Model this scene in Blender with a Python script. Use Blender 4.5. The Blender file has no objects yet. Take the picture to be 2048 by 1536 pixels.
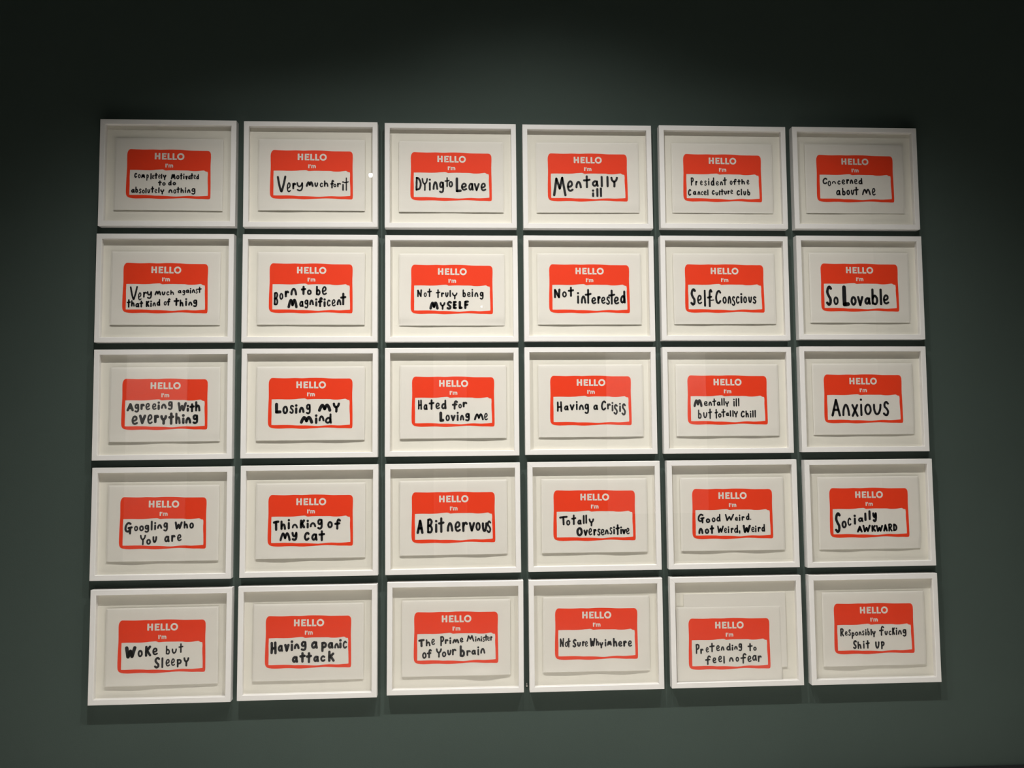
import bpy, math
from mathutils import Vector, Matrix
from mathutils.geometry import tessellate_polygon

# ------------------------------------------------------------------ scale, camera, light
K = 1.2                 # metres per layout unit
Z0 = 1.475              # layout height of the floor below the layout origin
D = 0.030               # depth of a frame (its front face stands this far off the wall)
CAM = (1538.0, 0.05202, 0.06306, -0.00832, -0.18922, -2.88023, -0.11545)  # focal px, yaw, pitch, roll, x, y, z
FRAME_H = 0.4049


def W(x, y, z):         # layout (y = 0 is the front face of the frames) -> world (wall face at y = 0)
    return Vector((x * K, (y - D) * K, (z + Z0) * K))

sc = bpy.context.scene
f, yaw, pitch, roll, cx, cy, cz = CAM
cam_data = bpy.data.cameras.new('camera')
cam = bpy.data.objects.new('camera', cam_data)
sc.collection.objects.link(cam)
cam_data.sensor_width = 36.0
cam_data.lens = f * 36.0 / 2048.0
fwd = Vector((math.sin(yaw) * math.cos(pitch), math.cos(yaw) * math.cos(pitch), math.sin(pitch)))
right = Vector((math.cos(yaw), -math.sin(yaw), 0))
up = right.cross(fwd)
r2 = right * math.cos(roll) + up * math.sin(roll)
u2 = up * math.cos(roll) - right * math.sin(roll)
m = Matrix((r2, u2, -fwd)).transposed().to_4x4()
m.translation = W(cx, cy, cz)
cam.matrix_world = m
cam_data.clip_end = 100
sc.camera = cam

sc.view_settings.view_transform = 'Standard'
sc.view_settings.look = 'None'
sc.view_settings.gamma = 1.0
sc.view_settings.exposure = 0.0
sc.view_settings.use_curve_mapping = False

world = bpy.data.worlds.new('world')
sc.world = world
world.use_nodes = True
world.node_tree.nodes['Background'].inputs[0].default_value = (0.02, 0.02, 0.02, 1)
world.node_tree.nodes['Background'].inputs[1].default_value = 0.2

GAIN = 0.84
SPOTS = [  # x, y, z, aim x, aim z, half angle, blend, power
    (-0.95, -1.2, 2.09, 0.441, -17.0, 0.981, 0.885, 524 * GAIN),
    (0.00, -1.2, 2.09, 0.175, -3.97, 0.981, 0.885, 384 * GAIN),
    (1.00, -1.2, 2.09, -0.170, -21.9, 0.981, 0.885, 365 * GAIN),
]
BEAM_POWER = 2.96       # photometric distribution of the reflector: cos^n

def spot(name, loc, aim, half, blend, power, col, n=0.0, radius=0.05):
    ld = bpy.data.lights.new(name, 'SPOT')
    ld.energy = power
    ld.color = col
    ld.spot_size = 2 * half
    ld.spot_blend = blend
    ld.shadow_soft_size = radius
    if n > 0:
        ld.use_nodes = True
        nt = ld.node_tree
        em = nt.nodes['Emission']
        tc = nt.nodes.new('ShaderNodeTexCoord')
        sep = nt.nodes.new('ShaderNodeSeparateXYZ')
        ab = nt.nodes.new('ShaderNodeMath'); ab.operation = 'ABSOLUTE'
        pw = nt.nodes.new('ShaderNodeMath'); pw.operation = 'POWER'
        pw.inputs[1].default_value = n
        nt.links.new(tc.outputs['Normal'], sep.inputs[0])
        nt.links.new(sep.outputs['Z'], ab.inputs[0])
        nt.links.new(ab.outputs[0], pw.inputs[0])
        nt.links.new(pw.outputs[0], em.inputs['Strength'])
    o = bpy.data.objects.new(name, ld)
    sc.collection.objects.link(o)
    o.location = loc
    o.rotation_euler = (Vector(aim) - Vector(loc)).to_track_quat('-Z', 'Y').to_euler()
    return o

WARM = (1.0, 0.978, 0.93)
for s in SPOTS:
    spot('ceiling_or_added_spot', W(s[0], s[1], s[2]), W(s[3], 0, s[4]), s[5], s[6], s[7], WARM, BEAM_POWER, 0.035)
# added spots to brighten the opposite panels (they show as reflections in the glazing)
BACK = -5.2
for bx, half, p_ in ((-3.42, 0.42, 620), (1.76, 0.42, 620), (-0.42, 0.32, 190)):
    spot('ceiling_or_added_spot', W(bx, BACK + 1.6, 2.05), W(bx, BACK, -0.1), half, 0.5, p_ * 0.75, WARM, 0, 0.06)
# added unseen spots over the pale floor (their bounce fills the shadows from below)
for bx, by in ((-1.75, -0.95), (-0.6, -0.95), (0.6, -0.95), (1.75, -0.95)):
    spot('added_floor_fill', W(bx, by, 2.3), W(bx, by, -Z0), 0.24, 0.6, 1000, WARM, 0, 0.05)

# ------------------------------------------------------------------ materials
def mat(name, col, rough=0.5, spec=0.5, noise=None, bump=None, metal=0.0):
    mt = bpy.data.materials.new(name)
    mt.use_nodes = True
    nt = mt.node_tree
    b = nt.nodes['Principled BSDF']
    b.inputs['Base Color'].default_value = (*col, 1)
    b.inputs['Roughness'].default_value = rough
    b.inputs['Specular IOR Level'].default_value = spec
    b.inputs['Metallic'].default_value = metal
    if noise or bump:
        tc = nt.nodes.new('ShaderNodeTexCoord')
    if noise:
        scale, amt = noise
        nz = nt.nodes.new('ShaderNodeTexNoise')
        nz.inputs['Scale'].default_value = scale
        nz.inputs['Detail'].default_value = 4
        mx = nt.nodes.new('ShaderNodeMix'); mx.data_type = 'RGBA'
        mx.inputs['A'].default_value = (*[c * (1 - amt) for c in col], 1)
        mx.inputs['B'].default_value = (*[min(1, c * (1 + amt)) for c in col], 1)
        nt.links.new(tc.outputs['Object'], nz.inputs['Vector'])
        nt.links.new(nz.outputs['Fac'], mx.inputs['Factor'])
        nt.links.new(mx.outputs['Result'], b.inputs['Base Color'])
    if bump:
        scale, dist = bump
        nb = nt.nodes.new('ShaderNodeTexNoise')
        nb.inputs['Scale'].default_value = scale
        nb.inputs['Detail'].default_value = 3
        bp = nt.nodes.new('ShaderNodeBump')
        bp.inputs['Distance'].default_value = dist
        bp.inputs['Strength'].default_value = 0.5
        nt.links.new(tc.outputs['Object'], nb.inputs['Vector'])
        nt.links.new(nb.outputs['Fac'], bp.inputs['Height'])
        nt.links.new(bp.outputs['Normal'], b.inputs['Normal'])
    return mt

M = {
    'wall': mat('painted_wall', (0.056, 0.078, 0.068), 0.8, 0.2, (3, 0.06), (180, 0.0008)),
    'lacquer': mat('white_lacquer', (0.80, 0.78, 0.76), 0.45, 0.35, (6, 0.015)),
    'cream': mat('cream_backing', (0.845, 0.815, 0.725), 0.8, 0.2, (5, 0.02)),
    'foam': mat('foam_board', (0.82, 0.79, 0.725), 0.8, 0.2),
    'paper': mat('cotton_paper', (0.82, 0.79, 0.725), 0.85, 0.15, (9, 0.015), (400, 0.0003)),
    'red': mat('red_ink', (0.90, 0.052, 0.012), 0.6, 0.25, (25, 0.03)),
    'black': mat('black_ink', (0.011, 0.0105, 0.0125), 0.5, 0.3, (25, 0.2)),
    'skirting': mat('black_skirting', (0.012, 0.013, 0.014), 0.5, 0.4, (8, 0.1)),
    'floor': mat('grey_floor', (0.50, 0.48, 0.45), 0.55, 0.4, (2, 0.15), (60, 0.001)),
    'ceiling': mat('black_ceiling', (0.02, 0.02, 0.02), 0.8, 0.2, (4, 0.1)),
    'metal': mat('black_metal', (0.02, 0.02, 0.02), 0.4, 0.5, (20, 0.1)),
    'canvas': mat('pale_canvas', (0.72, 0.70, 0.66), 0.8, 0.2, (3, 0.1)),
    'steel': mat('steel', (0.45, 0.44, 0.42), 0.35, 0.5, (40, 0.1), None, 0.8),
}
gm = bpy.data.materials.new('picture_glazing')
gm.use_nodes = True
nt = gm.node_tree
nt.nodes.clear()
mo = nt.nodes.new('ShaderNodeOutputMaterial')
mx = nt.nodes.new('ShaderNodeMixShader')
tr = nt.nodes.new('ShaderNodeBsdfTransparent')
gl = nt.nodes.new('ShaderNodeBsdfGlossy')
gl.inputs['Roughness'].default_value = 0.0
fr = nt.nodes.new('ShaderNodeFresnel')
geo = nt.nodes.new('ShaderNodeNewGeometry')   # same reflectance entering and leaving the thin pane
ior = nt.nodes.new('ShaderNodeMapRange')
ior.inputs['To Min'].default_value = 1.45
ior.inputs['To Max'].default_value = 1 / 1.45
nt.links.new(geo.outputs['Backfacing'], ior.inputs['Value'])
nt.links.new(ior.outputs[0], fr.inputs['IOR'])
nt.links.new(fr.outputs[0], mx.inputs[0])
nt.links.new(tr.outputs[0], mx.inputs[1])
nt.links.new(gl.outputs[0], mx.inputs[2])
nt.links.new(mx.outputs[0], mo.inputs['Surface'])
M['glass'] = gm
em = bpy.data.materials.new('lamp_glow')
em.use_nodes = True
em.node_tree.nodes['Principled BSDF'].inputs['Emission Color'].default_value = (1, 0.95, 0.86, 1)
em.node_tree.nodes['Principled BSDF'].inputs['Emission Strength'].default_value = 45
M['glow'] = em

# ------------------------------------------------------------------ mesh helpers
def mesh(name, verts, faces, mt):
    me = bpy.data.meshes.new(name)
    me.from_pydata([tuple(v) for v in verts], [], faces)
    me.update()
    me.materials.append(mt)
    return me

def link(name, me, parent=None, loc=None):
    o = bpy.data.objects.new(name, me)
    sc.collection.objects.link(o)
    if parent is not None:
        o.parent = parent
    if loc is not None:
        o.location = loc
    return o

class MB:
    def __init__(s): s.v = []; s.f = []
    def add(s, vs, fs):
        n = len(s.v); s.v += [tuple(v) for v in vs]; s.f += [tuple(i + n for i in f_) for f_ in fs]
    def box(s, a, b):
        x0, y0, z0 = a; x1, y1, z1 = b
        s.add([(x0, y0, z0), (x1, y0, z0), (x1, y1, z0), (x0, y1, z0), (x0, y0, z1), (x1, y0, z1), (x1, y1, z1), (x0, y1, z1)],
              [(0, 3, 2, 1), (4, 5, 6, 7), (0, 1, 5, 4), (1, 2, 6, 5), (2, 3, 7, 6), (3, 0, 4, 7)])
    def cyl(s, p, q, r, n=16, r1=None):
        p, q = Vector(p), Vector(q); a = (q - p).normalized()
        t = a.orthogonal().normalized(); b = a.cross(t); r1 = r if r1 is None else r1
        vs = [p + (t * math.cos(2 * math.pi * i / n) + b * math.sin(2 * math.pi * i / n)) * r for i in range(n)]
        vs += [q + (t * math.cos(2 * math.pi * i / n) + b * math.sin(2 * math.pi * i / n)) * r1 for i in range(n)]
        s.add(vs, [(i, (i + 1) % n, n + (i + 1) % n, n + i) for i in range(n)] + [tuple(range(n))[::-1], tuple(range(n, 2 * n))])
    def mesh(s, name, mt): return mesh(name, s.v, s.f, mt)

def tag(o, label=None, cat=None, group=None, kind=None):
    for k_, v_ in (('label', label), ('category', cat), ('group', group), ('kind', kind)):
        if v_: o[k_] = v_
    return o

# ------------------------------------------------------------------ the setting
RX = 4.2
def slab(name, a, b, mt, label, cat):
    lo, hi = W(*a), W(*b)
    mb = MB(); mb.box([min(p, q) for p, q in zip(lo, hi)], [max(p, q) for p, q in zip(lo, hi)])
    return tag(link(name, mb.mesh(name, mt)), label, cat, None, 'structure')

TOP = 2.45
slab('wall_back', (-RX - .1, D, -Z0), (RX + .1, D + .12, TOP), M['wall'], 'dark green painted gallery wall behind the framed prints', 'wall')
slab('wall_front', (-RX, BACK - .12, -Z0), (RX, BACK, TOP), M['wall'], 'dark green gallery wall opposite the prints', 'wall')
slab('wall_left', (-RX - .12, BACK, -Z0), (-RX, D, TOP), M['wall'], 'dark green side wall at the left end of the room', 'wall')
slab('wall_right', (RX, BACK, -Z0), (RX + .12, D, TOP), M['wall'], 'dark green side wall at the right end of the room', 'wall')
slab('floor', (-RX - .1, BACK - .1, -Z0 - .1), (RX + .1, D + .1, -Z0), M['floor'], 'smooth grey gallery floor', 'floor')
slab('ceiling', (-RX - .1, BACK - .1, TOP), (RX + .1, D + .1, TOP + .1), M['ceiling'], 'black painted gallery ceiling', 'ceiling')
# skirting with a small chamfer on its top front edge
sk = MB()
prof = [(D, -Z0), (D - .012, -Z0), (D - .012, -1.399), (D - .009, -1.394), (D, -1.394)]
vs = [W(-RX, a, b) for a, b in prof] + [W(RX, a, b) for a, b in prof]
n_ = len(prof)
sk.add(vs, [(i, (i + 1) % n_, n_ + (i + 1) % n_, n_ + i) for i in range(n_)] + [tuple(range(n_))[::-1], tuple(range(n_, 2 * n_))])
tag(link('baseboard_back', sk.mesh('baseboard', M['skirting'])), 'narrow black skirting board at the foot of the green wall', 'skirting board', None, 'structure')

# ------------------------------------------------------------------ frame meshes (local: x right, y into the wall, origin at the wall)
FW, FH = 0.5, FRAME_H
RW = 0.0190
BACKING = -D + 0.018     # front face of the backing board, local y
PAPER = -D + 0.0125
GLASS = -D + 0.0030

def rail_mesh(side):
    # profile: (inset from the outer edge, y)
    pr = [(0, 0), (0, -D + .0010), (.0010, -D), (RW - .0008, -D), (RW, -D + .0008), (RW, BACKING + .002), (RW, 0)]
    def corner(sx, sz, t): return (sx * (FW / 2 - t), sz * (FH / 2 - t))
    ends = {'top': ((-1, 1), (1, 1)), 'right': ((1, 1), (1, -1)), 'bottom': ((1, -1), (-1, -1)), 'left': ((-1, -1), (-1, 1))}[side]
    vs = []
    for e, (sx, sz) in enumerate(ends):
        g = 0.00012 * (1 if e == 0 else -1)      # hairline mitre joint
        for t, y in pr:
            x, z = corner(sx, sz, t)
            if side == 'top': x += g
            if side == 'bottom': x -= g
            if side == 'right': z -= g
            if side == 'left': z += g
            vs.append((x * K, y * K, z * K))
    n = len(pr)
    fs = [(i, n + i, n + (i + 1) % n, (i + 1) % n) for i in range(n)] + [tuple(range(n)), tuple(range(n, 2 * n))[::-1]]
    return mesh('rail', vs, fs, M['lacquer'])

RAILS = [rail_mesh(s) for s in ('top', 'right', 'bottom', 'left')]

def box_mesh(name, x0, x1, y0, y1, z0, z1, mt):
    mb = MB(); mb.box((x0 * K, y0 * K, z0 * K), (x1 * K, y1 * K, z1 * K)); return mb.mesh(name, mt)

IX, IZ = FW / 2 - RW, FH / 2 - RW
BACK_ME = box_mesh('backing_board', -IX - .003, IX + .003, BACKING, BACKING + .004, -IZ - .003, IZ + .003, M['cream'])
GLASS_ME = box_mesh('glazing', -IX, IX, GLASS, GLASS + .0018, -IZ, IZ, M['glass'])

PW, PH = 0.399, 0.275
def smooth(t): t = max(0.0, min(1.0, t)); return t * t * (3 - 2 * t)

def paper_mesh(waves, ph=PH):
    """deckle sheet: edges curl slightly back, bottom edge ripples; waves = stand-off of the bottom edge at five points"""
    xs, zs = [], []
    nx = 48
    for i in range(nx + 1):
        u = i / nx; xs.append(-PW / 2 + PW * u)
    for e in (.0015, .003, .0055): xs += [-PW / 2 + e, PW / 2 - e]
    xs = sorted(set(xs))
    z = -ph + PH / 2
    zs = [PH / 2 - v for v in (0, .0012, .0025, .004, .0065, .02, .06, .12, .18, .205, .215, .222, .23, .238, .246, .254, .26, .265, .27) if v < ph - .001] + [PH / 2 - ph]
    zs = sorted(set(zs))
    def wave(x):
        u = (x / PW + .5) * (len(waves) - 1); i = min(len(waves) - 2, int(u)); t = smooth(u - i)
        return waves[i] * (1 - t) + waves[i + 1] * t
    def yy(x, z):
        y = PAPER
        edge = min(PW / 2 - abs(x), PH / 2 - z)
        y += .0013 * (1 - smooth(edge / .0062)) if edge < .0062 else 0
        if waves:
            w = smooth((-.105 - z) / (.0305))
            y += w * (BACKING - wave(x) - PAPER)
        return y
    vs = []
    nxx, nzz = len(xs), len(zs)
    for layer in (0, .0005):
        for zz in zs:
            for x in xs: vs.append((x * K, (yy(x, zz) + layer) * K, zz * K))
    N = nxx * nzz; fs = []
    for j in range(nzz - 1):
        for i in range(nxx - 1):
            a = j * nxx + i
            fs.append((a, a + 1, a + 1 + nxx, a + nxx))
            fs.append((N + a, N + a + nxx, N + a + 1 + nxx, N + a + 1))
    rim = [i for i in range(nxx)] + [j * nxx + nxx - 1 for j in range(1, nzz)] + [(nzz - 1) * nxx + i for i in range(nxx - 2, -1, -1)] + [j * nxx for j in range(nzz - 2, 0, -1)]
    nf = len(fs)
    for a, b in zip(rim, rim[1:] + rim[:1]):      # the rim has vertices of its own so that the sheet keeps a crisp edge
        k_ = len(vs); vs += [vs[a], vs[N + a], vs[N + b], vs[b]]; fs.append((k_, k_ + 1, k_ + 2, k_ + 3))
    me = mesh('print_sheet', vs, fs, M['paper'])
    for p_ in me.polygons: p_.use_smooth = p_.index < nf
    return me

# ------------------------------------------------------------------ printed badge (template pixels -> layout units)
TS = 1 / 6440.0
def tp(x, y): return ((x - 1016) * TS, (727 - y) * TS)
OUTER = [(110,118),(180,121),(290,125),(400,128),(510,126),(620,122),(710,124),(800,128),(900,125),(1000,120),(1120,119),(1250,122),(1340,126),(1420,131),(1490,136),(1560,138),(1700,138),(1850,139),(1930,138),(1955,144),(1978,160),(1996,185),(2006,220),(2009,300),(2006,400),(2003,480),(2003,600),(2006,720),(2010,900),(2012,1100),(2013,1250),(2010,1300),(2000,1325),(1980,1334),(1930,1335),(1860,1331),(1800,1330),(1720,1330),(1650,1326),(1570,1320),(1500,1316),(1420,1312),(1350,1312),(1270,1315),(1200,1320),(1120,1325),(1050,1328),(950,1334),(850,1338),(770,1336),(700,1331),(630,1326),(560,1324),(450,1325),(350,1329),(250,1331),(170,1326),(110,1316),(66,1300),(38,1274),(20,1235),(14,1180),(13,1080),(16,900),(20,780),(23,700),(27,600),(27,500),(24,350),(23,270),(27,215),(40,175),(60,142),(85,124)]
INNER = [(98,632),(170,630),(250,629),(350,631),(450,634),(540,634),(620,631),(670,627),(720,621),(790,616),(860,612),(885,614),(905,622),(925,632),(945,637),(1020,631),(1100,628),(1200,628),(1300,630),(1400,630),(1480,632),(1510,638),(1545,643),(1600,645),(1650,645),(1700,642),(1750,636),(1800,629),(1840,624),(1860,632),(1880,646),(1905,655),(1932,656),(1940,690),(1942,740),(1938,800),(1940,900),(1946,1000),(1949,1100),(1951,1180),(1950,1246),(1880,1252),(1800,1257),(1720,1262),(1650,1262),(1570,1257),(1500,1254),(1420,1258),(1350,1263),(1270,1271),(1200,1276),(1120,1273),(1050,1267),(970,1262),(900,1259),(800,1257),(700,1258),(650,1254),(600,1249),(500,1245),(400,1243),(250,1245),(170,1246),(98,1243),(97,1120),(99,1000),(97,900),(94,800),(97,700)]
def poly_mesh(name, loops, y, mt):
    pts = [[Vector((a * K, b * K, 0)) for a, b in (tp(*p_) for p_ in lp)] for lp in loops]
    flat = [p_ for lp in pts for p_ in lp]
    tris = tessellate_polygon(pts)
    fs = []
    for t in tris:
        a, b, c = (flat[i] for i in t)
        fs.append(tuple(t) if (b - a).cross(c - a).z > 0 else tuple(t)[::-1])
    return mesh(name, [(v.x, y * K, v.y) for v in flat], fs, mt)
BADGE_ME = poly_mesh('badge_print', [OUTER, INNER], PAPER - .00022, M['red'])

# ---- stroke lettering
def catmull(pts, closed=False, n=6):
    P = [Vector(p_) for p_ in pts]
    if len(P) < 3: return P
    out = []; L = len(P); rng = range(L) if closed else range(L - 1)
    for i in rng:
        p0 = P[(i - 1) % L] if closed or i > 0 else P[0] * 2 - P[1]
        p1, p2 = P[i], P[(i + 1) % L]
        p3 = P[(i + 2) % L] if closed or i + 2 < L else P[-1] * 2 - P[-2]
        for k_ in range(n):
            t = k_ / n
            out.append(0.5 * ((2 * p1) + (p2 - p0) * t + (2 * p0 - 5 * p1 + 4 * p2 - p3) * t * t + (3 * p1 - p0 - 3 * p2 + p3) * t ** 3))
    if not closed: out.append(P[-1])
    return out

def ribbon(mb, pts, r, y, closed=False):
    """round-ended pen stroke as a flat ribbon"""
    if len(pts) == 1: pts = [pts[0], pts[0] + Vector((0.00001, 0))]
    q = [pts[0]]
    for p_ in pts[1:]:
        if (p_ - q[-1]).length > 1e-6: q.append(p_)
    if closed and (q[0] - q[-1]).length < 1e-6: q.pop()
    n = len(q); L, R = [], []
    for i in range(n):
        a = q[(i - 1) % n] if closed or i > 0 else q[i]
        b = q[(i + 1) % n] if closed or i < n - 1 else q[i]
        d = (b - a).normalized(); nn = Vector((-d.y, d.x))
        rr = r * (1 + .05 * math.sin(i * 1.7 + q[i].x * 900))
        L.append(q[i] + nn * rr); R.append(q[i] - nn * rr)
    vs = [(v.x * K, y * K, v.y * K) for v in L + R]
    fs = [(i, n + i, n + (i + 1) % n, (i + 1) % n) for i in range(n if closed else n - 1)]
    mb.add(vs, fs)
    if not closed:
        for e, s_ in ((0, -1), (n - 1, 1)):
            d = ((q[1] - q[0]) if e == 0 else (q[-1] - q[-2])).normalized() * s_
            nn = Vector((-d.y, d.x)); vs = []
            for k_ in range(9):
                a = math.pi * k_ / 8 - math.pi / 2
                v = q[e] + (d * math.cos(a) + nn * math.sin(a)) * r
                vs.append((v.x * K, y * K, v.y * K))
            mb.add(vs, [tuple(range(9))])

def disc(mb, c, r, y, n=12):
    mb.add([((c.x + r * math.cos(2 * math.pi * i / n)) * K, y * K, (c.y + r * math.sin(2 * math.pi * i / n)) * K) for i in range(n)], [tuple(range(n))])

# glyphs: strokes of (kind, points); S smooth, L straight with sharp joints, C closed smooth, D dot. x right, y down, 0..1
G = {
 'a': [('C', [(.82,.2),(.5,0),(.14,.28),(.05,.65),(.28,.98),(.62,.88),(.82,.5)]), ('S', [(.88,.04),(.88,.5),(1,1)])],
 'b': [('L', [(.06,0),(.04,.96)]), ('S', [(.06,.62),(.45,.42),(.95,.58),(.98,.85),(.6,1),(.06,.93)])],
 'c': [('S', [(.95,.16),(.6,0),(.18,.2),(0,.58),(.22,.92),(.6,1),(1,.84)])],
 'd': [('C', [(.84,.55),(.5,.42),(.12,.58),(.02,.84),(.35,1),(.8,.86)]), ('S', [(.92,0),(.92,.5),(1,1)])],
 'e': [('S', [(.1,.56),(.5,.55),(.88,.36),(.8,.08),(.45,0),(.1,.22),(0,.58),(.18,.9),(.55,1),(1,.88)])],
 'f': [('S', [(1,.1),(.74,0),(.5,.13),(.44,.45),(.42,1)]), ('L', [(0,.47),(.86,.42)])],
 'g': [('C', [(.86,.12),(.45,0),(.1,.16),(.14,.42),(.5,.5),(.86,.32)]), ('S', [(.92,.04),(.98,.5),(.9,.86),(.5,1),(.06,.93)])],
 'h': [('L', [(.02,0),(.04,1)]), ('S', [(.05,.68),(.35,.44),(.72,.44),(.9,.66),(1,1)])],
 'i': [('D', [(.5,0)]), ('L', [(.5,.34),(.5,1)])],
 'k': [('L', [(.05,0),(.05,1)]), ('L', [(.9,.22),(.12,.6)]), ('L', [(.35,.5),(1,1)])],
 'l': [('L', [(.5,0),(.5,1)])],
 'm': [('S', [(0,1),(.12,.42),(.27,.02),(.4,.3),(.5,.72)]), ('S', [(.5,.72),(.6,.28),(.74,0),(.9,.4),(1,1)])],
 'n': [('S', [(0,1),(.06,.5),(.34,.04),(.62,.04),(.86,.42),(1,1)])],
 'o': [('C', [(.5,0),(.1,.2),(0,.6),(.25,.96),(.65,.98),(1,.65),(.88,.18)])],
 'p': [('S', [(.06,.02),(.1,.5),(.1,1)]), ('S', [(.08,.12),(.5,0),(.98,.14),(.95,.4),(.6,.54),(.14,.55)])],
 'r': [('S', [(0,.03),(.03,.5),(.05,1)]), ('S', [(.04,.5),(.3,.14),(.7,0),(1,.14)])],
 's': [('S', [(.95,.12),(.6,0),(.25,.1),(.22,.34),(.65,.52),(.92,.74),(.7,.97),(.35,1),(0,.88)])],
 't': [('L', [(.5,0),(.5,1)]), ('S', [(0,.37),(.5,.36),(1,.31)])],
 'u': [('S', [(0,0),(.03,.55),(.28,.97),(.65,.93),(.92,.5),(1,0)])],
 'v': [('L', [(0,0),(.46,1),(1,0)])],
 'x': [('L', [(0,0),(1,1)]), ('L', [(1,0),(0,1)])],
 'y': [('S', [(0,0),(.12,.32),(.42,.46),(.78,.3),(.95,0)]), ('S', [(.97,.02),(1,.45),(.86,.85),(.5,1),(.08,.9)])],
 'A': [('L', [(0,1),(.52,0),(1,1)]), ('L', [(.22,.64),(.82,.64)])],
 'B': [('S', [(.08,.03),(.04,.5),(.04,.97)]), ('S', [(.08,.06),(.55,0),(.95,.16),(.7,.4),(.12,.5)]), ('S', [(.12,.5),(.75,.54),(1,.76),(.75,.97),(.05,.98)])],
 'C': [('S', [(1,.14),(.7,0),(.28,.15),(.02,.55),(.2,.92),(.6,1),(.97,.84)])],
 'D': [('S', [(.08,.03),(.03,.5),(0,1)]), ('S', [(.06,.03),(.5,.08),(.95,.35),(1,.65),(.7,.92),(.02,.99)])],
 'E': [('L', [(.95,0),(.06,.02),(.04,.98),(1,1)]), ('L', [(.06,.5),(.85,.48)])],
 'F': [('L', [(1,0),(.08,.03),(.04,1)]), ('L', [(.08,.52),(.8,.48)])],
 'G': [('S', [(.8,.1),(.45,.02),(.1,.25),(0,.6),(.2,.8),(.6,.78),(.75,.5)]), ('L', [(.5,.5),(1,.44)]), ('L', [(.78,.48),(.76,1)])],
 'H': [('S', [(.05,.03),(.08,.5),(.04,.97)]), ('S', [(.88,0),(.92,.5),(.96,1)]), ('L', [(.07,.56),(.92,.52)])],
 'K': [('L', [(.05,.02),(.02,1)]), ('L', [(.95,0),(.08,.55)]), ('L', [(.28,.44),(1,.97)])],
 'L': [('L', [(.05,0),(.06,1),(1,.98)])],
 'M': [('L', [(0,1),(.22,.05),(.5,.62),(.74,0),(1,1)])],
 'N': [('L', [(.02,1),(.04,.05),(.86,1),(.98,0)])],
 'O': [('C', [(.5,0),(.1,.2),(0,.6),(.25,.96),(.65,.98),(1,.65),(.88,.18)])],
 'P': [('S', [(.04,.02),(.1,.5),(.08,1)]), ('S', [(.06,.1),(.45,0),(.95,.12),(.92,.38),(.55,.52),(.12,.54)])],
 'R': [('S', [(.04,.04),(.08,.5),(.04,1)]), ('S', [(.06,.08),(.45,0),(.9,.12),(.85,.36),(.5,.5),(.12,.52)]), ('L', [(.25,.52),(1,1)])],
 'S': [('S', [(1,.1),(.65,0),(.25,.12),(.12,.32),(.45,.52),(.82,.68),(.8,.9),(.4,1),(0,.9)])],
 'T': [('S', [(0,.1),(.5,.03),(1,0)]), ('S', [(.48,.05),(.5,.5),(.52,1)])],
 'U': [('S', [(0,0),(.03,.55),(.28,.97),(.65,.96),(.92,.5),(1,0)])],
 'V': [('S', [(0,.03),(.22,.6),(.44,.97),(.55,.97),(.8,.5),(1,0)])],
 'W': [('L', [(0,0),(.18,1),(.48,.38),(.68,.95),(1,0)])],
 'Y': [('S', [(0,0),(.1,.26),(.45,.46),(.85,.28),(1,0)]), ('S', [(.5,.46),(.52,.7),(.5,1)])],
 '-': [('L', [(0,.9),(1,.1)])],
 '.': [('D', [(.5,.5)])],
 ',': [('S', [(.9,0),(.8,.5),(.1,1)])],
}
INK = PAPER - .0004
def lettering_mesh(tokens):
    mb = MB()
    for tk in tokens.split('|'):
        ch, l, t, r_, b, w = tk.split()
        l, t, r_, b, w = (int(v) / 1e4 for v in (l, t, r_, b, w))
        rad = w / 2 * (1.0 if ch in 'abdegopBRP' else 1.15 if ch in 'VWMNAKLT' else 1.06)
        if ch in 'HkK': rad = min(rad, .19 * (r_ - l) * (1.2 if ch != 'H' else 1))
        if ch in 'aceghmnosubdpBRPS': rad = min(rad, (.16 if ch == 'e' else .185 if ch in 'agcos' else .2) * min(r_ - l, (t - b) * (1 if ch in 'aeconmus' else .6)))
        x0, x1 = l + rad, r_ - rad
        z1, z0 = t - rad, b + rad
        if x1 < x0: x0 = x1 = (l + r_) / 2
        if z1 < z0: z0 = z1 = (t + b) / 2
        def q(p_): return Vector((x0 + (x1 - x0) * p_[0], z1 + (z0 - z1) * p_[1]))
        for kind, pts in G[ch]:
            if ch == 'i' and kind == 'L': pts = [(.5, max(.34, min(.6, 2.5 * rad / max(z1 - z0, 1e-4)))), (.5, 1)]
            P = [q(p_) for p_ in pts]
            if kind == 'D': disc(mb, P[0], rad * 1.1, INK)
            elif kind == 'L':
                for a, c in zip(P, P[1:]): ribbon(mb, [a, a.lerp(c, .5), c], rad, INK)
            elif kind == 'S': ribbon(mb, catmull(P, False, 5), rad, INK)
            else: ribbon(mb, catmull(P, True, 4), rad, INK, True)
    return mb.mesh('handwritten_caption', M['black'])

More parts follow.
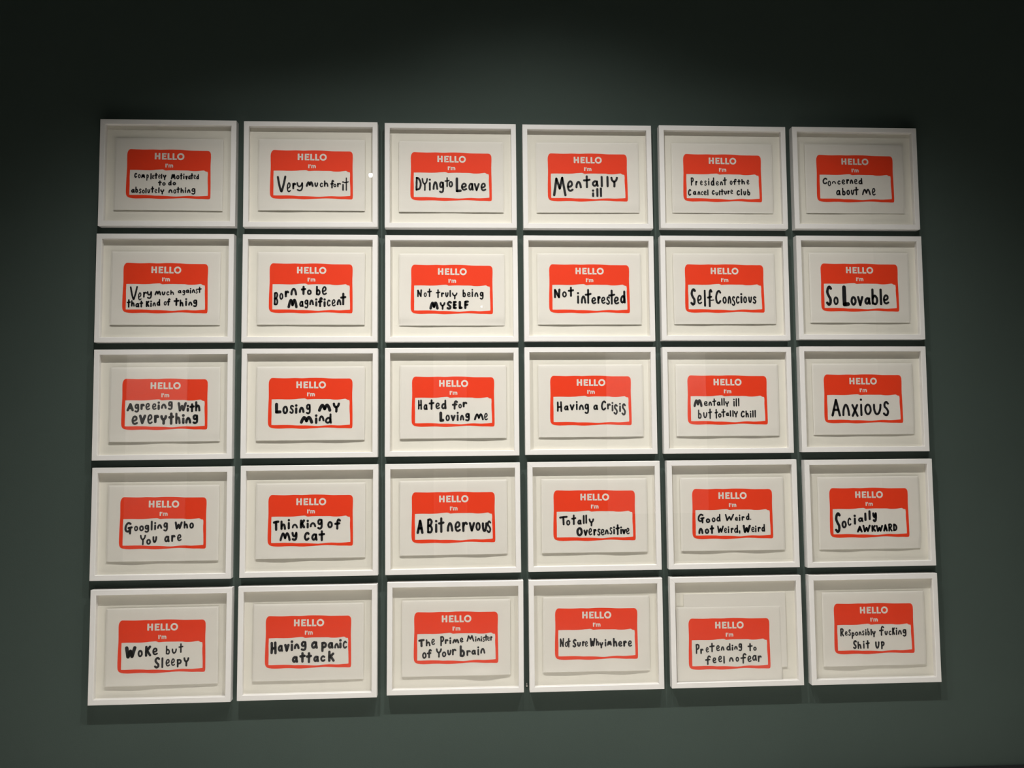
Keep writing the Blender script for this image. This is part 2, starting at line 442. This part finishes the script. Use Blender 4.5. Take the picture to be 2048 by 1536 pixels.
def hello_mesh():
    mb = MB(); y = (PAPER - .0004) * K
    def rect(x0, y0, x1, y1):
        c = 5
        pts = [tp(x0 + c, y0), tp(x1 - c, y0), tp(x1, y0 + c), tp(x1, y1 - c), tp(x1 - c, y1), tp(x0 + c, y1), tp(x0, y1 - c), tp(x0, y0 + c)]
        mb.add([(a * K, y, b * K) for a, b in pts][::-1], [tuple(range(8))])
    for r_ in [(676,205,718,364),(764,206,806,366),(700,267,780,303),
               (845,207,887,368),(870,207,955,243),(870,269,940,303),(870,332,957,368),
               (977,208,1019,370),(1000,334,1080,370),(1096,210,1138,372),(1120,336,1198,372)]: rect(*r_)
    n = 40; ring = []
    for rr in (86, 46):
        for i in range(n):
            a = 2 * math.pi * i / n; p_ = tp(1290 + rr * math.cos(a), 290 - rr * math.sin(a)); ring.append((p_[0] * K, y, p_[1] * K))
    mb.add(ring, [(i, (i + 1) % n, n + (i + 1) % n, n + i) for i in range(n)])
    rect(931, 468, 959, 563)
    Y = PAPER - .0004
    ribbon(mb, [Vector(tp(982, 476)), Vector(tp(977, 500))], 9 * TS, Y)
    for pts in ([(1016,498),(1016,553)], [(1016,520),(1022,504),(1038,499),(1054,505),(1059,522),(1059,553)], [(1059,522),(1064,505),(1080,499),(1096,505),(1102,522),(1102,553)]):
        ribbon(mb, catmull([Vector(tp(*p_)) for p_ in pts], False, 3), 12 * TS, Y)
    return mb.mesh('badge_lettering', M['paper'])
HELLO_ME = hello_mesh()

FRAMES = [
 (1, 1, (-1.3214, 0.8645, 0.0005, -0.0002, -0.0017, -0.0037),
  'C -1270 39 -1156 -156 49|o -1130 -10 -1028 -169 49|m -1014 -8 -866 -161 49|p -822 -15 -731 -261 49|l -672 32 -632 -211 49|e -617 -27 -523 -192 49|t -529 50 -401 -191 49|e -389 -15 -295 -174 49|l -284 14 -238 -182 49|Y -214 -21 -86 -229 49|m 77 14 254 -197 49|o 272 -29 398 -192 49|t 406 48 512 -202 49|i 529 28 581 -183 49|v 608 -49 702 -200 49|a 708 -38 811 -189 49|t 793 54 908 -188 49|e 914 -5 1001 -177 49|d 1009 21 1116 -185 49|t -391 -243 -248 -445 49|o -233 -307 -105 -443 49|d -20 -229 115 -431 49|o 144 -296 276 -423 49|a -1369 -578 -1227 -728 49|b -1216 -486 -1105 -723 49|s -1085 -559 -982 -749 49|o -965 -597 -862 -747 49|l -843 -533 -800 -743 49|u -771 -579 -663 -736 49|t -653 -469 -521 -719 49|e -506 -567 -407 -727 49|l -373 -505 -324 -725 49|Y -300 -579 -149 -778 49|n -1 -575 157 -720 49|o 180 -573 292 -739 49|t 285 -475 428 -722 49|h 440 -509 572 -715 49|i 601 -499 652 -713 49|n 681 -567 816 -712 49|g 839 -519 998 -770 49'),
 (1, 2, (-0.7929, 0.8641, 0.0039, 0.0012, 0.0015, -0.0021),
  'V -1306 -40 -946 -685 71|e -931 -299 -771 -683 65|r -727 -307 -578 -568 71|y -572 -290 -315 -645 59|m -222 -251 77 -468 77|u 100 -292 247 -472 71|c 300 -299 429 -480 71|h 453 -216 630 -464 71|f 694 -191 842 -523 59|o 812 -341 930 -477 47|r 948 -304 1102 -476 53|i 1140 -242 1211 -611 59|t 1205 -96 1392 -610 44'),
 (1, 3, (-0.266, 0.8637, 0.0025, 0.0015, -0.0006, -0.0023),
  'D -1363 -6 -1131 -556 72|Y -1131 -64 -886 -560 60|i -862 -87 -773 -552 72|n -713 -187 -497 -520 72|g -474 -185 -270 -648 72|t -257 -23 -62 -410 54|o -104 -167 67 -418 72|L 157 -28 398 -604 84|e 367 -232 608 -541 72|a 639 -229 856 -539 72|v 856 -240 1086 -553 72|e 1116 -225 1334 -557 72'),
 (1, 4, (0.259, 0.8644, 0.002, 0.0016, 0.0003, 0.0039),
  'M -1357 27 -832 -739 80|e -814 -119 -557 -566 80|n -486 -140 -231 -429 80|t -187 84 109 -423 80|a 145 -108 422 -368 80|l 500 60 584 -383 80|l 726 61 809 -383 80|Y 880 31 1178 -392 80|i 155 -475 238 -771 80|l 325 -414 399 -771 80|l 461 -393 541 -771 80'),
 (1, 5, (0.7893, 0.867, -0.0017, -0.0002, -0.0002, 0.0),
  'P -1263 21 -1135 -312 50|r -1080 -116 -988 -304 50|e -896 -102 -785 -293 50|s -730 -100 -625 -310 50|i -572 -18 -526 -296 50|d -471 27 -322 -310 50|e -264 -117 -147 -296 50|n -110 -124 17 -286 50|t 6 41 173 -284 50|o 284 -90 393 -267 50|f 403 -17 565 -265 50|t 574 -30 721 -264 50|h 739 -22 889 -247 50|e 949 -52 1064 -245 50|C -1378 -445 -1244 -712 50|a -1189 -520 -1045 -680 50|n -1005 -525 -882 -679 50|c -867 -524 -769 -684 50|e -760 -508 -640 -686 50|l -621 -454 -566 -692 50|C -442 -474 -319 -666 50|u -295 -550 -171 -689 50|l -152 -481 -106 -688 50|t -103 -425 43 -678 50|u 46 -501 166 -656 50|r 182 -484 275 -642 50|e 300 -452 406 -629 50|C 539 -466 679 -683 50|l 711 -412 760 -676 50|u 804 -501 928 -681 50|b 960 -425 1085 -680 50'),
 (1, 6, (1.3168, 0.868, -0.0007, 0.002, 0.0013, 0.0014),
  'C -1320 30 -1121 -234 57|o -1111 -85 -975 -311 44|n -943 -99 -776 -215 57|c -722 -72 -592 -245 57|e -548 -33 -405 -238 57|r -364 -16 -237 -215 57|n -225 -31 -79 -210 57|e -47 -7 92 -225 57|d 125 32 293 -227 57|a -794 -453 -605 -673 57|b -550 -370 -405 -678 57|o -374 -441 -225 -661 57|u -193 -440 -57 -654 57|t -65 -319 125 -662 57|m 251 -398 610 -657 57|e 654 -365 807 -671 57'),
 (2, 1, (-1.3239, 0.4303, 0.0015, -0.0012, 0.0008, -0.004),
  'V -1296 74 -1000 -448 56|e -992 -161 -858 -462 56|r -812 -136 -666 -361 56|y -677 -115 -483 -413 56|m -397 -98 -151 -276 56|u -137 -127 4 -275 56|c 33 -117 146 -275 56|h 174 -66 315 -256 56|a 443 -71 585 -195 48|g 614 -64 720 -272 48|a 727 -48 870 -182 48|i 887 6 936 -203 48|n 956 -38 1085 -181 48|s 1093 -16 1179 -202 48|t 1164 59 1322 -180 48|t -1393 -419 -1248 -734 56|h -1240 -457 -1100 -699 56|a -1085 -557 -931 -728 56|t -937 -471 -792 -728 56|K -708 -476 -567 -713 56|i -539 -470 -488 -713 56|n -460 -534 -333 -689 56|d -314 -409 -173 -668 56|o -54 -489 59 -652 56|f 53 -378 195 -661 56|t 302 -363 513 -667 65|h 522 -428 671 -690 65|i 722 -376 799 -672 65|n 837 -501 995 -657 65|g 1009 -420 1172 -710 65'),
 (2, 2, (-0.7921, 0.4301, -0.001, 0.0015, 0.0011, -0.001),
  'B -1378 -139 -1206 -653 78|o -1172 -177 -1023 -436 78|r -978 -87 -806 -346 78|n -766 12 -513 -274 78|t -378 94 -182 -255 78|o -153 -45 26 -254 78|b 174 96 353 -271 78|e 397 82 591 -256 78|m -870 -393 -488 -757 93|a -439 -473 -266 -712 78|g -246 -422 -88 -762 78|n -65 -427 114 -642 78|i 158 -382 236 -690 78|f 253 -328 442 -711 78|i 465 -382 546 -711 78|c 587 -420 732 -687 78|e 767 -411 921 -686 78|n 953 -410 1134 -641 78|t 1081 -164 1314 -641 78'),
 (2, 3, (-0.2635, 0.4294, 0.0012, 0.0003, -0.0018, -0.0019),
  'N -1318 1 -1127 -295 54|o -1068 -113 -950 -292 54|t -938 38 -758 -295 54|t -613 3 -441 -330 54|r -417 -112 -293 -294 54|u -263 -108 -129 -300 54|l -93 -20 -43 -293 54|Y -4 -117 208 -378 54|b 393 0 528 -299 54|e 567 -94 708 -289 54|i 741 16 795 -292 54|n 843 -106 1000 -289 54|g 1039 -84 1199 -390 60|m -857 -458 -502 -770 95|Y -466 -488 -249 -776 66|S -211 -436 -2 -777 83|E 28 -436 183 -749 83|L 243 -436 398 -750 83|F 452 -421 638 -750 83'),
 (2, 4, (0.2592, 0.4308, -0.0007, 0.0019, 0.0002, 0.0015),
  'N -1374 6 -1110 -365 74|o -1056 -100 -873 -335 61|t -837 76 -593 -314 74|i -502 -131 -386 -579 74|n -341 -262 -130 -573 74|t -188 -9 78 -580 74|e 63 -321 261 -595 74|r 292 -278 430 -580 74|e 439 -309 614 -584 74|s 629 -291 789 -621 74|t 716 -34 986 -612 74|e 930 -300 1137 -606 74|d 1168 -70 1393 -570 83'),
 (2, 5, (0.7852, 0.4326, -0.0019, 0.0011, -0.0, 0.0041),
  'S -1357 15 -1126 -665 86|e -1090 -245 -893 -612 74|l -822 -47 -749 -710 74|f -700 -17 -480 -726 74|- -567 -424 -420 -485 40|C -388 -55 -138 -605 74|o -100 -310 69 -591 74|n 99 -289 253 -592 61|s 258 -295 411 -678 74|c 421 -290 574 -593 74|i 606 -183 683 -578 74|o 713 -306 866 -573 74|u 912 -313 1066 -564 74|s 1081 -298 1241 -596 74'),
 (2, 6, (1.3191, 0.4353, -0.0017, 0.0022, 0.0018, 0.0008),
  'S -1370 82 -1107 -724 104|o -1071 -352 -862 -687 92|L -716 83 -414 -740 133|o -391 -336 -146 -709 92|v -130 -330 131 -731 92|a 153 -376 422 -678 92|b 442 -33 717 -694 92|l 780 -38 875 -694 92|e 907 -266 1158 -663 92'),
 (3, 1, (-1.3216, -0.0014, 0.003, 0.0026, 0.0009, -0.002),
  'A -1376 51 -1109 -256 79|g -1098 27 -914 -304 79|r -881 25 -720 -208 79|e -700 53 -525 -218 79|e -463 37 -295 -208 79|i -262 100 -178 -215 79|n -141 20 70 -173 79|g 103 114 289 -221 79|W 456 74 795 -279 79|i 790 -29 869 -287 79|t 883 28 1082 -305 79|h 1087 103 1291 -278 79|e -1186 -409 -952 -754 93|v -925 -374 -660 -728 93|e -624 -362 -423 -731 93|r -386 -382 -193 -696 93|Y -159 -398 94 -759 93|t 127 -305 349 -762 93|h 380 -316 583 -736 93|i 626 -372 722 -735 93|n 740 -478 967 -722 93|g 997 -376 1216 -742 93'),
 (3, 2, (-0.7901, 0.0002, -0.0004, 0.0011, -0.0003, -0.0002),
  'L -1311 23 -1061 -379 99|o -1029 -89 -821 -402 85|s -776 -56 -601 -392 85|i -567 -39 -482 -393 85|n -431 -131 -216 -362 85|g -176 -21 12 -417 85|m 270 -19 766 -325 108|Y 812 17 1085 -358 85|m -390 -470 102 -763 108|i 162 -420 259 -773 85|n 299 -460 519 -678 74|d 528 -385 789 -769 77'),
 (3, 3, (-0.2636, 0.0013, -0.0002, 0.0037, 0.0011, -0.0015),
  'H -1325 78 -1163 -304 71|a -1118 -90 -956 -314 71|t -921 88 -703 -306 71|e -668 -32 -493 -283 71|d -455 75 -250 -287 71|f -55 49 177 -304 71|o 189 -80 323 -257 71|r 347 -6 526 -222 71|L -527 -373 -335 -756 95|o -291 -488 -128 -733 71|v -98 -495 86 -735 71|i 122 -386 205 -730 71|n 244 -497 413 -710 71|g 437 -424 625 -745 71|m 771 -444 1145 -705 71|e 1154 -431 1298 -707 71'),
 (3, 4, (0.2588, 0.0026, -0.0007, 0.0014, 0.0007, 0.0006),
  'H -1305 -21 -1089 -429 64|a -1035 -176 -849 -371 64|v -813 -138 -624 -370 64|i -575 -19 -506 -359 64|n -464 -150 -265 -360 64|g -254 -112 -72 -509 64|a 79 -153 273 -364 64|C 377 -1 583 -382 64|r 610 -111 759 -344 64|i 783 -64 856 -421 64|s 855 -140 1031 -543 64|i 1075 -99 1142 -447 64|s 1159 -112 1342 -575 64'),
 (3, 5, (0.7848, 0.0018, -0.0023, 0.0014, 0.0004, -0.0003),
  'm -1325 35 -974 -267 85|e -921 -39 -770 -232 51|n -746 -55 -602 -221 51|t -595 60 -438 -231 51|a -430 -56 -273 -222 51|l -251 71 -190 -217 51|l -166 77 -108 -217 51|Y -98 -48 54 -263 51|i 218 48 282 -255 51|l 313 63 364 -256 51|l 404 72 459 -250 51|b -1162 -364 -1018 -715 51|u -959 -462 -793 -695 51|t -768 -327 -609 -723 51|t -518 -343 -379 -713 51|o -380 -505 -247 -677 51|t -258 -338 -88 -666 51|a -83 -476 47 -619 51|l 75 -395 127 -641 51|l 172 -389 227 -650 51|Y 232 -423 394 -672 51|C 494 -409 656 -674 51|h 683 -404 818 -675 51|i 857 -417 912 -682 51|l 946 -396 1001 -677 51|l 1035 -387 1093 -677 51'),
 (3, 6, (1.3173, 0.0027, -0.0024, 0.0017, 0.0009, 0.002),
  'A -1284 1 -905 -678 81|n -855 -196 -543 -664 81|x -485 -202 -213 -697 81|i -151 7 -46 -669 81|o 21 -190 313 -629 81|u 368 -196 711 -635 81|s 749 -91 1018 -678 81'),
 (4, 1, (-1.318, -0.4339, -0.0009, 0.0014, 0.0002, -0.0029),
  'G -1373 56 -1078 -405 75|o -1034 -93 -885 -289 67|o -852 -81 -678 -292 67|g -664 -57 -487 -350 67|l -443 85 -368 -267 67|i -317 33 -248 -260 67|n -214 -44 -28 -214 67|g 3 24 178 -312 67|W 411 48 700 -243 67|h 730 60 898 -215 67|o 938 7 1104 -217 67|Y -816 -419 -597 -793 58|o -587 -570 -416 -779 67|u -368 -474 -199 -719 67|a 45 -462 249 -702 67|r 296 -431 455 -691 67|e 507 -411 675 -665 67'),
 (4, 2, (-0.7877, -0.4318, 0.0, 0.0026, -0.0002, -0.0002),
  'T -1374 13 -1135 -366 79|h -1102 9 -891 -334 79|i -844 60 -743 -317 79|n -685 -116 -459 -286 79|K -398 42 -197 -296 79|i -149 25 -67 -294 79|n -35 -69 204 -254 79|g 231 62 445 -343 79|o 605 -35 808 -297 79|f 859 56 1106 -353 79|m -1127 -417 -719 -740 79|y -697 -408 -471 -743 79|C -248 -412 -32 -743 79|a 17 -471 259 -745 79|t 286 -367 531 -761 79'),
 (4, 3, (-0.2616, -0.4307, 0.0028, 0.0011, 0.0025, 0.0002),
  'A -1371 -63 -1109 -590 82|B -988 -21 -763 -581 82|i -699 -85 -589 -562 82|t -577 9 -333 -566 82|n -252 -177 -7 -527 82|e 34 -145 274 -541 82|r 312 -164 536 -547 82|v 562 -183 803 -537 82|o 812 -187 1007 -513 82|u 1045 -203 1262 -558 82|s 1223 -137 1407 -599 82'),
 (4, 4, (0.2661, -0.4294, -0.0002, 0.0015, 0.0012, -0.0025),
  'T -1335 -4 -1015 -357 66|o -1075 -156 -918 -365 66|t -884 39 -689 -350 66|a -660 -146 -487 -341 66|l -450 18 -373 -319 66|l -349 34 -283 -306 66|Y -228 -113 -16 -410 66|O -694 -428 -450 -770 81|v -427 -523 -257 -758 66|e -239 -470 -93 -740 66|r -57 -501 71 -754 66|s 87 -489 224 -756 78|e 224 -505 374 -749 66|n 380 -527 530 -716 66|s 549 -442 669 -719 66|i 702 -423 759 -717 66|t 784 -343 952 -742 66|i 970 -426 1024 -715 66|v 1030 -515 1186 -716 66|e 1184 -473 1320 -721 66'),
 (4, 5, (0.793, -0.4291, 0.0006, 0.0013, -0.0001, -0.0029),
  'G -1348 23 -1078 -352 64|o -1039 -161 -864 -343 73|o -809 -128 -659 -310 54|d -633 2 -464 -292 54|W -301 -3 59 -276 54|e 81 -123 209 -270 54|i 234 -36 298 -280 54|r 339 -96 461 -270 54|d 505 11 651 -248 54|. 672 -196 715 -238 39|n -1331 -515 -1133 -749 82|o -1086 -541 -912 -746 82|t -895 -418 -720 -749 73|W -609 -439 -350 -718 54|e -345 -521 -227 -720 54|i -202 -472 -142 -728 54|r -88 -524 30 -729 54|d 40 -417 204 -725 54|, 228 -624 282 -751 54|W 373 -421 692 -731 76|e 704 -498 837 -701 54|i 850 -455 905 -711 54|r 950 -501 1081 -698 54|d 1095 -399 1241 -691 54'),
 (4, 6, (1.3238, -0.4319, 0.0003, 0.0018, -0.0003, -0.0009),
  'S -1369 35 -1121 -759 108|o -1102 -290 -898 -581 83|c -870 -179 -711 -492 83|i -626 -72 -525 -450 83|a -460 -176 -240 -355 83|l -205 4 -110 -322 83|l -37 89 52 -285 83|y 111 8 299 -371 83|A -512 -492 -282 -751 68|W -287 -457 38 -746 68|K 57 -469 241 -735 68|W 235 -473 524 -738 68|A 519 -446 704 -727 68|R 717 -419 890 -730 68|D 908 -421 1081 -720 68'),
 (5, 1, (-1.3129, -0.8715, -0.0005, 0.0007, -0.0032, 0.0026),
  'W -1303 26 -894 -411 109|o -852 -112 -669 -370 74|K -600 35 -370 -364 76|e -335 -43 -138 -315 65|b 135 17 286 -305 52|u 349 -93 533 -278 52|t 583 88 761 -256 52|S -269 -375 -55 -788 74|l -11 -394 63 -777 65|e 139 -454 298 -727 65|e 331 -442 476 -710 65|p 524 -464 708 -768 65|Y 767 -413 978 -742 65'),
 (5, 2, (-0.7904, -0.8689, 0.0001, 0.0007, -0.0017, -0.0022),
  'H -1370 37 -1128 -427 87|a -1106 -87 -907 -338 87|v -874 -56 -672 -343 87|i -642 61 -545 -324 87|n -525 -52 -311 -258 87|g -284 36 -60 -328 87|a 82 20 345 -257 87|p 450 -6 669 -377 87|a 688 -19 908 -264 87|n 931 -66 1112 -260 87|i 1108 75 1201 -263 87|c 1236 16 1400 -274 87|a -599 -497 -361 -745 87|t -325 -363 -91 -746 87|t -88 -368 138 -762 87|a 172 -500 393 -735 87|c 430 -491 621 -726 87|k 704 -332 955 -734 87'),
 (5, 3, (-0.2541, -0.8641, -0.0032, 0.0019, -0.0032, 0.0009),
  'T -1390 -27 -1156 -321 69|h -1119 -40 -939 -295 61|e -914 -24 -776 -252 61|P -593 70 -438 -300 61|r -424 -48 -283 -226 61|i -249 14 -183 -231 61|m -145 -46 113 -213 61|e 133 -3 269 -181 61|M 378 83 667 -160 49|i 696 29 745 -164 49|n 765 -21 892 -146 49|i 904 28 947 -162 49|s 962 9 1055 -175 49|t 1032 92 1165 -143 49|e 1142 14 1240 -140 49|r 1252 26 1336 -136 49|o -1250 -503 -1082 -740 61|f -1077 -393 -889 -725 61|Y -746 -375 -523 -711 61|o -526 -490 -362 -698 61|u -334 -431 -170 -639 61|r -159 -401 10 -642 61|b 119 -282 321 -713 81|r 373 -459 537 -673 61|a 551 -449 730 -636 61|i 770 -336 851 -661 61|n 883 -395 1071 -601 61'),
 (5, 4, (0.2666, -0.8653, 0.0003, 0.0017, 0.0011, -0.0048),
  'N -1377 -137 -1209 -467 50|o -1189 -271 -1064 -467 50|t -1116 -141 -965 -488 50|S -904 -178 -744 -492 65|u -735 -290 -581 -467 59|r -548 -261 -440 -453 59|e -440 -263 -324 -471 59|W -258 -154 -42 -475 59|h -30 -177 93 -442 59|Y 98 -311 250 -542 59|i 298 -210 369 -477 59|m 386 -268 569 -449 59|h 608 -167 781 -489 71|e 804 -283 969 -492 71|r 993 -269 1135 -495 71|e 1171 -266 1330 -498 71'),
 (5, 5, (0.7953, -0.8647, -0.0001, -0.0259, -0.0468, -0.0023),
  'P -1295 18 -1135 -358 57|r -1119 -165 -989 -361 57|e -911 -111 -787 -311 57|t -773 42 -560 -306 57|e -513 -48 -364 -273 57|n -335 -94 -192 -257 57|d -126 16 47 -261 57|i 82 -44 138 -264 57|n 171 -89 314 -232 57|g 333 8 482 -290 57|t 685 1 882 -297 57|o 902 -132 1033 -284 57|f -940 -417 -713 -769 57|e -660 -493 -506 -712 57|e -443 -435 -289 -682 57|l -254 -446 -185 -734 57|n -34 -500 148 -671 57|o 216 -488 353 -673 57|f 404 -358 640 -749 57|e 669 -457 830 -697 57|a 843 -432 1034 -658 57|r 1063 -456 1218 -705 57'),
 (5, 6, (1.3255, -0.8659, -0.0002, 0.0022, -0.0015, -0.0014),
  'R -1325 33 -1174 -277 55|e -1144 -83 -1032 -251 55|s -1010 -13 -901 -259 55|p -889 -126 -768 -372 55|o -748 -108 -627 -265 55|n -614 -102 -493 -253 55|s -480 -67 -383 -255 55|i -355 -25 -303 -260 55|b -269 8 -175 -262 55|l -145 -14 -93 -258 55|Y -87 -92 56 -330 55|f 185 89 395 -284 55|u 398 -98 529 -264 55|c 557 -95 670 -267 55|K 690 24 812 -264 55|i 839 11 894 -266 55|n 917 -79 1076 -254 55|g 1097 -42 1256 -330 55|S -845 -420 -687 -755 61|h -670 -472 -512 -753 55|i -454 -458 -391 -748 55|t -351 -430 -187 -751 55|U 15 -486 192 -755 61|P 237 -482 389 -783 61'),
]

# apparent thickness of the shadow under each sheet at five points (how far its rippled lower edge stands off)
RIPPLE = {1: [(25,22,20,20,22),(22,28,20,22,22),(24,20,15,22,20),(20,20,20,18,15),(15,18,12,15,12),(18,20,13,10,9)],
          2: [(27,25,25,25,20),(25,20,25,28,25),(15,25,20,22,12),(20,28,22,25,22),(20,28,22,28,22),(22,28,18,25,18)],
          3: [(40,38,25,32,25),(35,40,32,40,28),(38,35,30,40,30),(30,35,30,35,25),(28,38,28,35,25),(22,30,25,30,18)],
          4: [(32,45,30,35,35),(38,50,35,40,30),(35,38,32,42,28),(38,38,30,45,35),(35,45,28,45,30),(25,38,25,35,20)],
          5: [(50,60,45,40,35),(38,40,38,35,28),(40,38,45,68,38),(42,48,35,50,30),(40,40,40,40,40),(45,60,40,45,35)]}
READS = {
 (1,1): "Completely motivated to do absolutely nothing", (1,2): "Very much for it", (1,3): "Dying to Leave",
 (1,4): "Mentally ill", (1,5): "President of the Cancel Culture Club", (1,6): "Concerned about me",
 (2,1): "Very much against that kind of thing", (2,2): "Born to be Magnificent", (2,3): "Not truly being MYSELF",
 (2,4): "Not interested", (2,5): "Self-Conscious", (2,6): "So Lovable",
 (3,1): "Agreeing With everything", (3,2): "Losing my mind", (3,3): "Hated for Loving me",
 (3,4): "Having a Crisis", (3,5): "Mentally ill but totally Chill", (3,6): "Anxious",
 (4,2): "Thinking of my Cat", (4,3): "A Bit nervous", (4,4): "Totally Oversensitive",
 (4,5): "Good Weird. not Weird, Weird", (4,6): "Socially AWKWARD",
 (5,1): "Woke but Sleepy", (5,2): "Having a panic attack", (5,3): "The Prime Minister of Your brain",
 (5,4): "Not Sure Why im here"}
ROWS = {1: 'top row', 2: 'second row', 3: 'middle row', 4: 'fourth row', 5: 'bottom row'}
def label_for(r, c):
    if (r, c) == (4, 1): return "white framed badge print ending Who You are, leftmost in fourth row"
    if (r, c) == (5, 5): return "white framed print slipped low on its mount, reading Pretending to feel no fear"
    if (r, c) == (5, 6): return "white framed badge print beginning Responsibly, at the bottom right corner"
    t = "white framed badge print reading " + READS[r, c]
    return t + ", " + ROWS[r] if len(t.split()) < 13 else t

MOUNT_ME = box_mesh('mount_board', -.1935, .1935, PAPER + .0021, BACKING, -.104, .128, M['foam'])
MOUNT_WIDE = box_mesh('mount_board', -.195, .195, PAPER + .0011, BACKING, -.1375, .1375, M['foam'])

for r, c, (fx, fz, ft, lx, lz, lth), tokens in FRAMES:
    root = bpy.data.objects.new('picture_frame', None)
    sc.collection.objects.link(root)
    root.empty_display_size = 0.1
    root.location = W(fx, D, fz)
    root.rotation_euler = (0, -ft, 0)
    tag(root, label_for(r, c), 'picture', 'framed badge prints hung in a grid on the green wall')
    for rm in RAILS: link('rail', rm, root)
    link('backing_board', BACK_ME, root)
    slipped = (r, c) == (5, 5)
    if slipped:
        mo_ = link('mount_board', MOUNT_WIDE, root, Vector((-.002 * K, 0, .001 * K)))
        ph = (lz + PH / 2) + IZ - .0006          # the slipped sheet rests on the bottom rail
        sheet = link('print_sheet', paper_mesh([], ph), root)
    else:
        zb = fz - PH / 2
        k_ = 3417 * ((2.08 - zb) / 1.2 + (zb + .1155) / 2.88)
        wv = [max(.0022, t / k_) for t in RIPPLE[r][c - 1]]
        mo_ = link('mount_board', MOUNT_ME, root, Vector((lx * K, 0, lz * K)))
        sheet = link('print_sheet', paper_mesh(wv), root)
    sheet.location = Vector((lx * K, 0, lz * K))
    sheet.rotation_euler = (0, -lth, 0)
    link('badge_print', BADGE_ME, sheet)
    link('badge_lettering', HELLO_ME, sheet)
    link('handwritten_caption', lettering_mesh(tokens), sheet)
    link('glazing', GLASS_ME, root)

# small security fixing between the third and fourth frames of the bottom row
mb = MB()
mb.cyl((0, 0, 0), (0, -.006, 0), .0035, 14)
mb.box((-.0016, -.003, -.002), (.0016, 0, .011))
o = link('security_fixing', mb.mesh('security_fixing', M['steel']))
o.location = W(.008, D, -1.052)
tag(o, 'tiny steel fixing in the gap under the middle of the bottom row', 'fixing')

# ------------------------------------------------------------------ what the glazing mirrors: the opposite wall
def canvas(x0, x1, z0, z1, label):
    t = bpy.data.objects.new('wall_panel', None); sc.collection.objects.link(t)
    t.location = W((x0 + x1) / 2, BACK, z0)
    tag(t, label, 'panel', 'pale panels on the opposite wall')
    w, h = (x1 - x0) * K, (z1 - z0) * K
    mb = MB(); mb.box((-w / 2 + .03, 0, .03), (w / 2 - .03, .035, h - .03)); link('panel_face', mb.mesh('panel_face', M['canvas']), t)
    mb = MB()
    for a, b in (((-w / 2, 0, 0), (w / 2, .045, .03)), ((-w / 2, 0, h - .03), (w / 2, .045, h)), ((-w / 2, 0, .03), (-w / 2 + .03, .045, h - .03)), ((w / 2 - .03, 0, .03), (w / 2, .045, h - .03))): mb.box(a, b)
    link('panel_frame', mb.mesh('panel_frame', M['lacquer']), t)
canvas(-3.721, -3.113, -1.400, 0.819, 'tall pale framed panel on the opposite wall, behind the viewer on the left')
canvas(1.227, 2.295, -0.976, 0.807, 'wide pale framed panel on the opposite wall, right of the middle')
canvas(-0.592, -0.246, -1.400, 0.811, 'narrow pale framed panel on the opposite wall, near the middle')


def track_spotlight(x, y, z, aim, label, lit=True):
    t = bpy.data.objects.new('track_spotlight', None); sc.collection.objects.link(t)
    loc = W(x, y, z); t.location = loc
    tag(t, label, 'spotlight', 'track spotlights under the ceiling')
    d = (aim - loc).normalized()
    mb = MB(); mb.cyl(-d * .17, -d * .03, .045, 20, .05); link('lamp_body', mb.mesh('lamp_body', M['metal']), t)
    mb = MB(); mb.cyl(-d * .032, -d * .024, .022, 20); link('bulb', mb.mesh('bulb', M['glow']), t)
    top = W(x, y, TOP) - loc
    mb = MB(); mb.cyl(-d * .1, Vector((-d.x * .1, -d.y * .1, top.z - .03)), .008, 10); link('stem', mb.mesh('stem', M['metal']), t)
track_spotlight(-1.045, -3.6, 2.086, W(-.9, 0, .9), 'lit black track spotlight near the ceiling, mirrored as a dot in the glass')

t = bpy.data.objects.new('wall_lamp', None); sc.collection.objects.link(t)
t.location = W(-.085, BACK, 1.214)
tag(t, 'small round lit wall lamp on the opposite wall, mirrored in the glass', 'lamp')
mb = MB(); mb.cyl((0, 0, 0), (0, .03, 0), .04, 24); link('lamp_housing', mb.mesh('lamp_housing', M['metal']), t)
mb = MB(); mb.cyl((0, .03, 0), (0, .036, 0), .011, 24); link('bulb', mb.mesh('bulb', M['glow']), t)
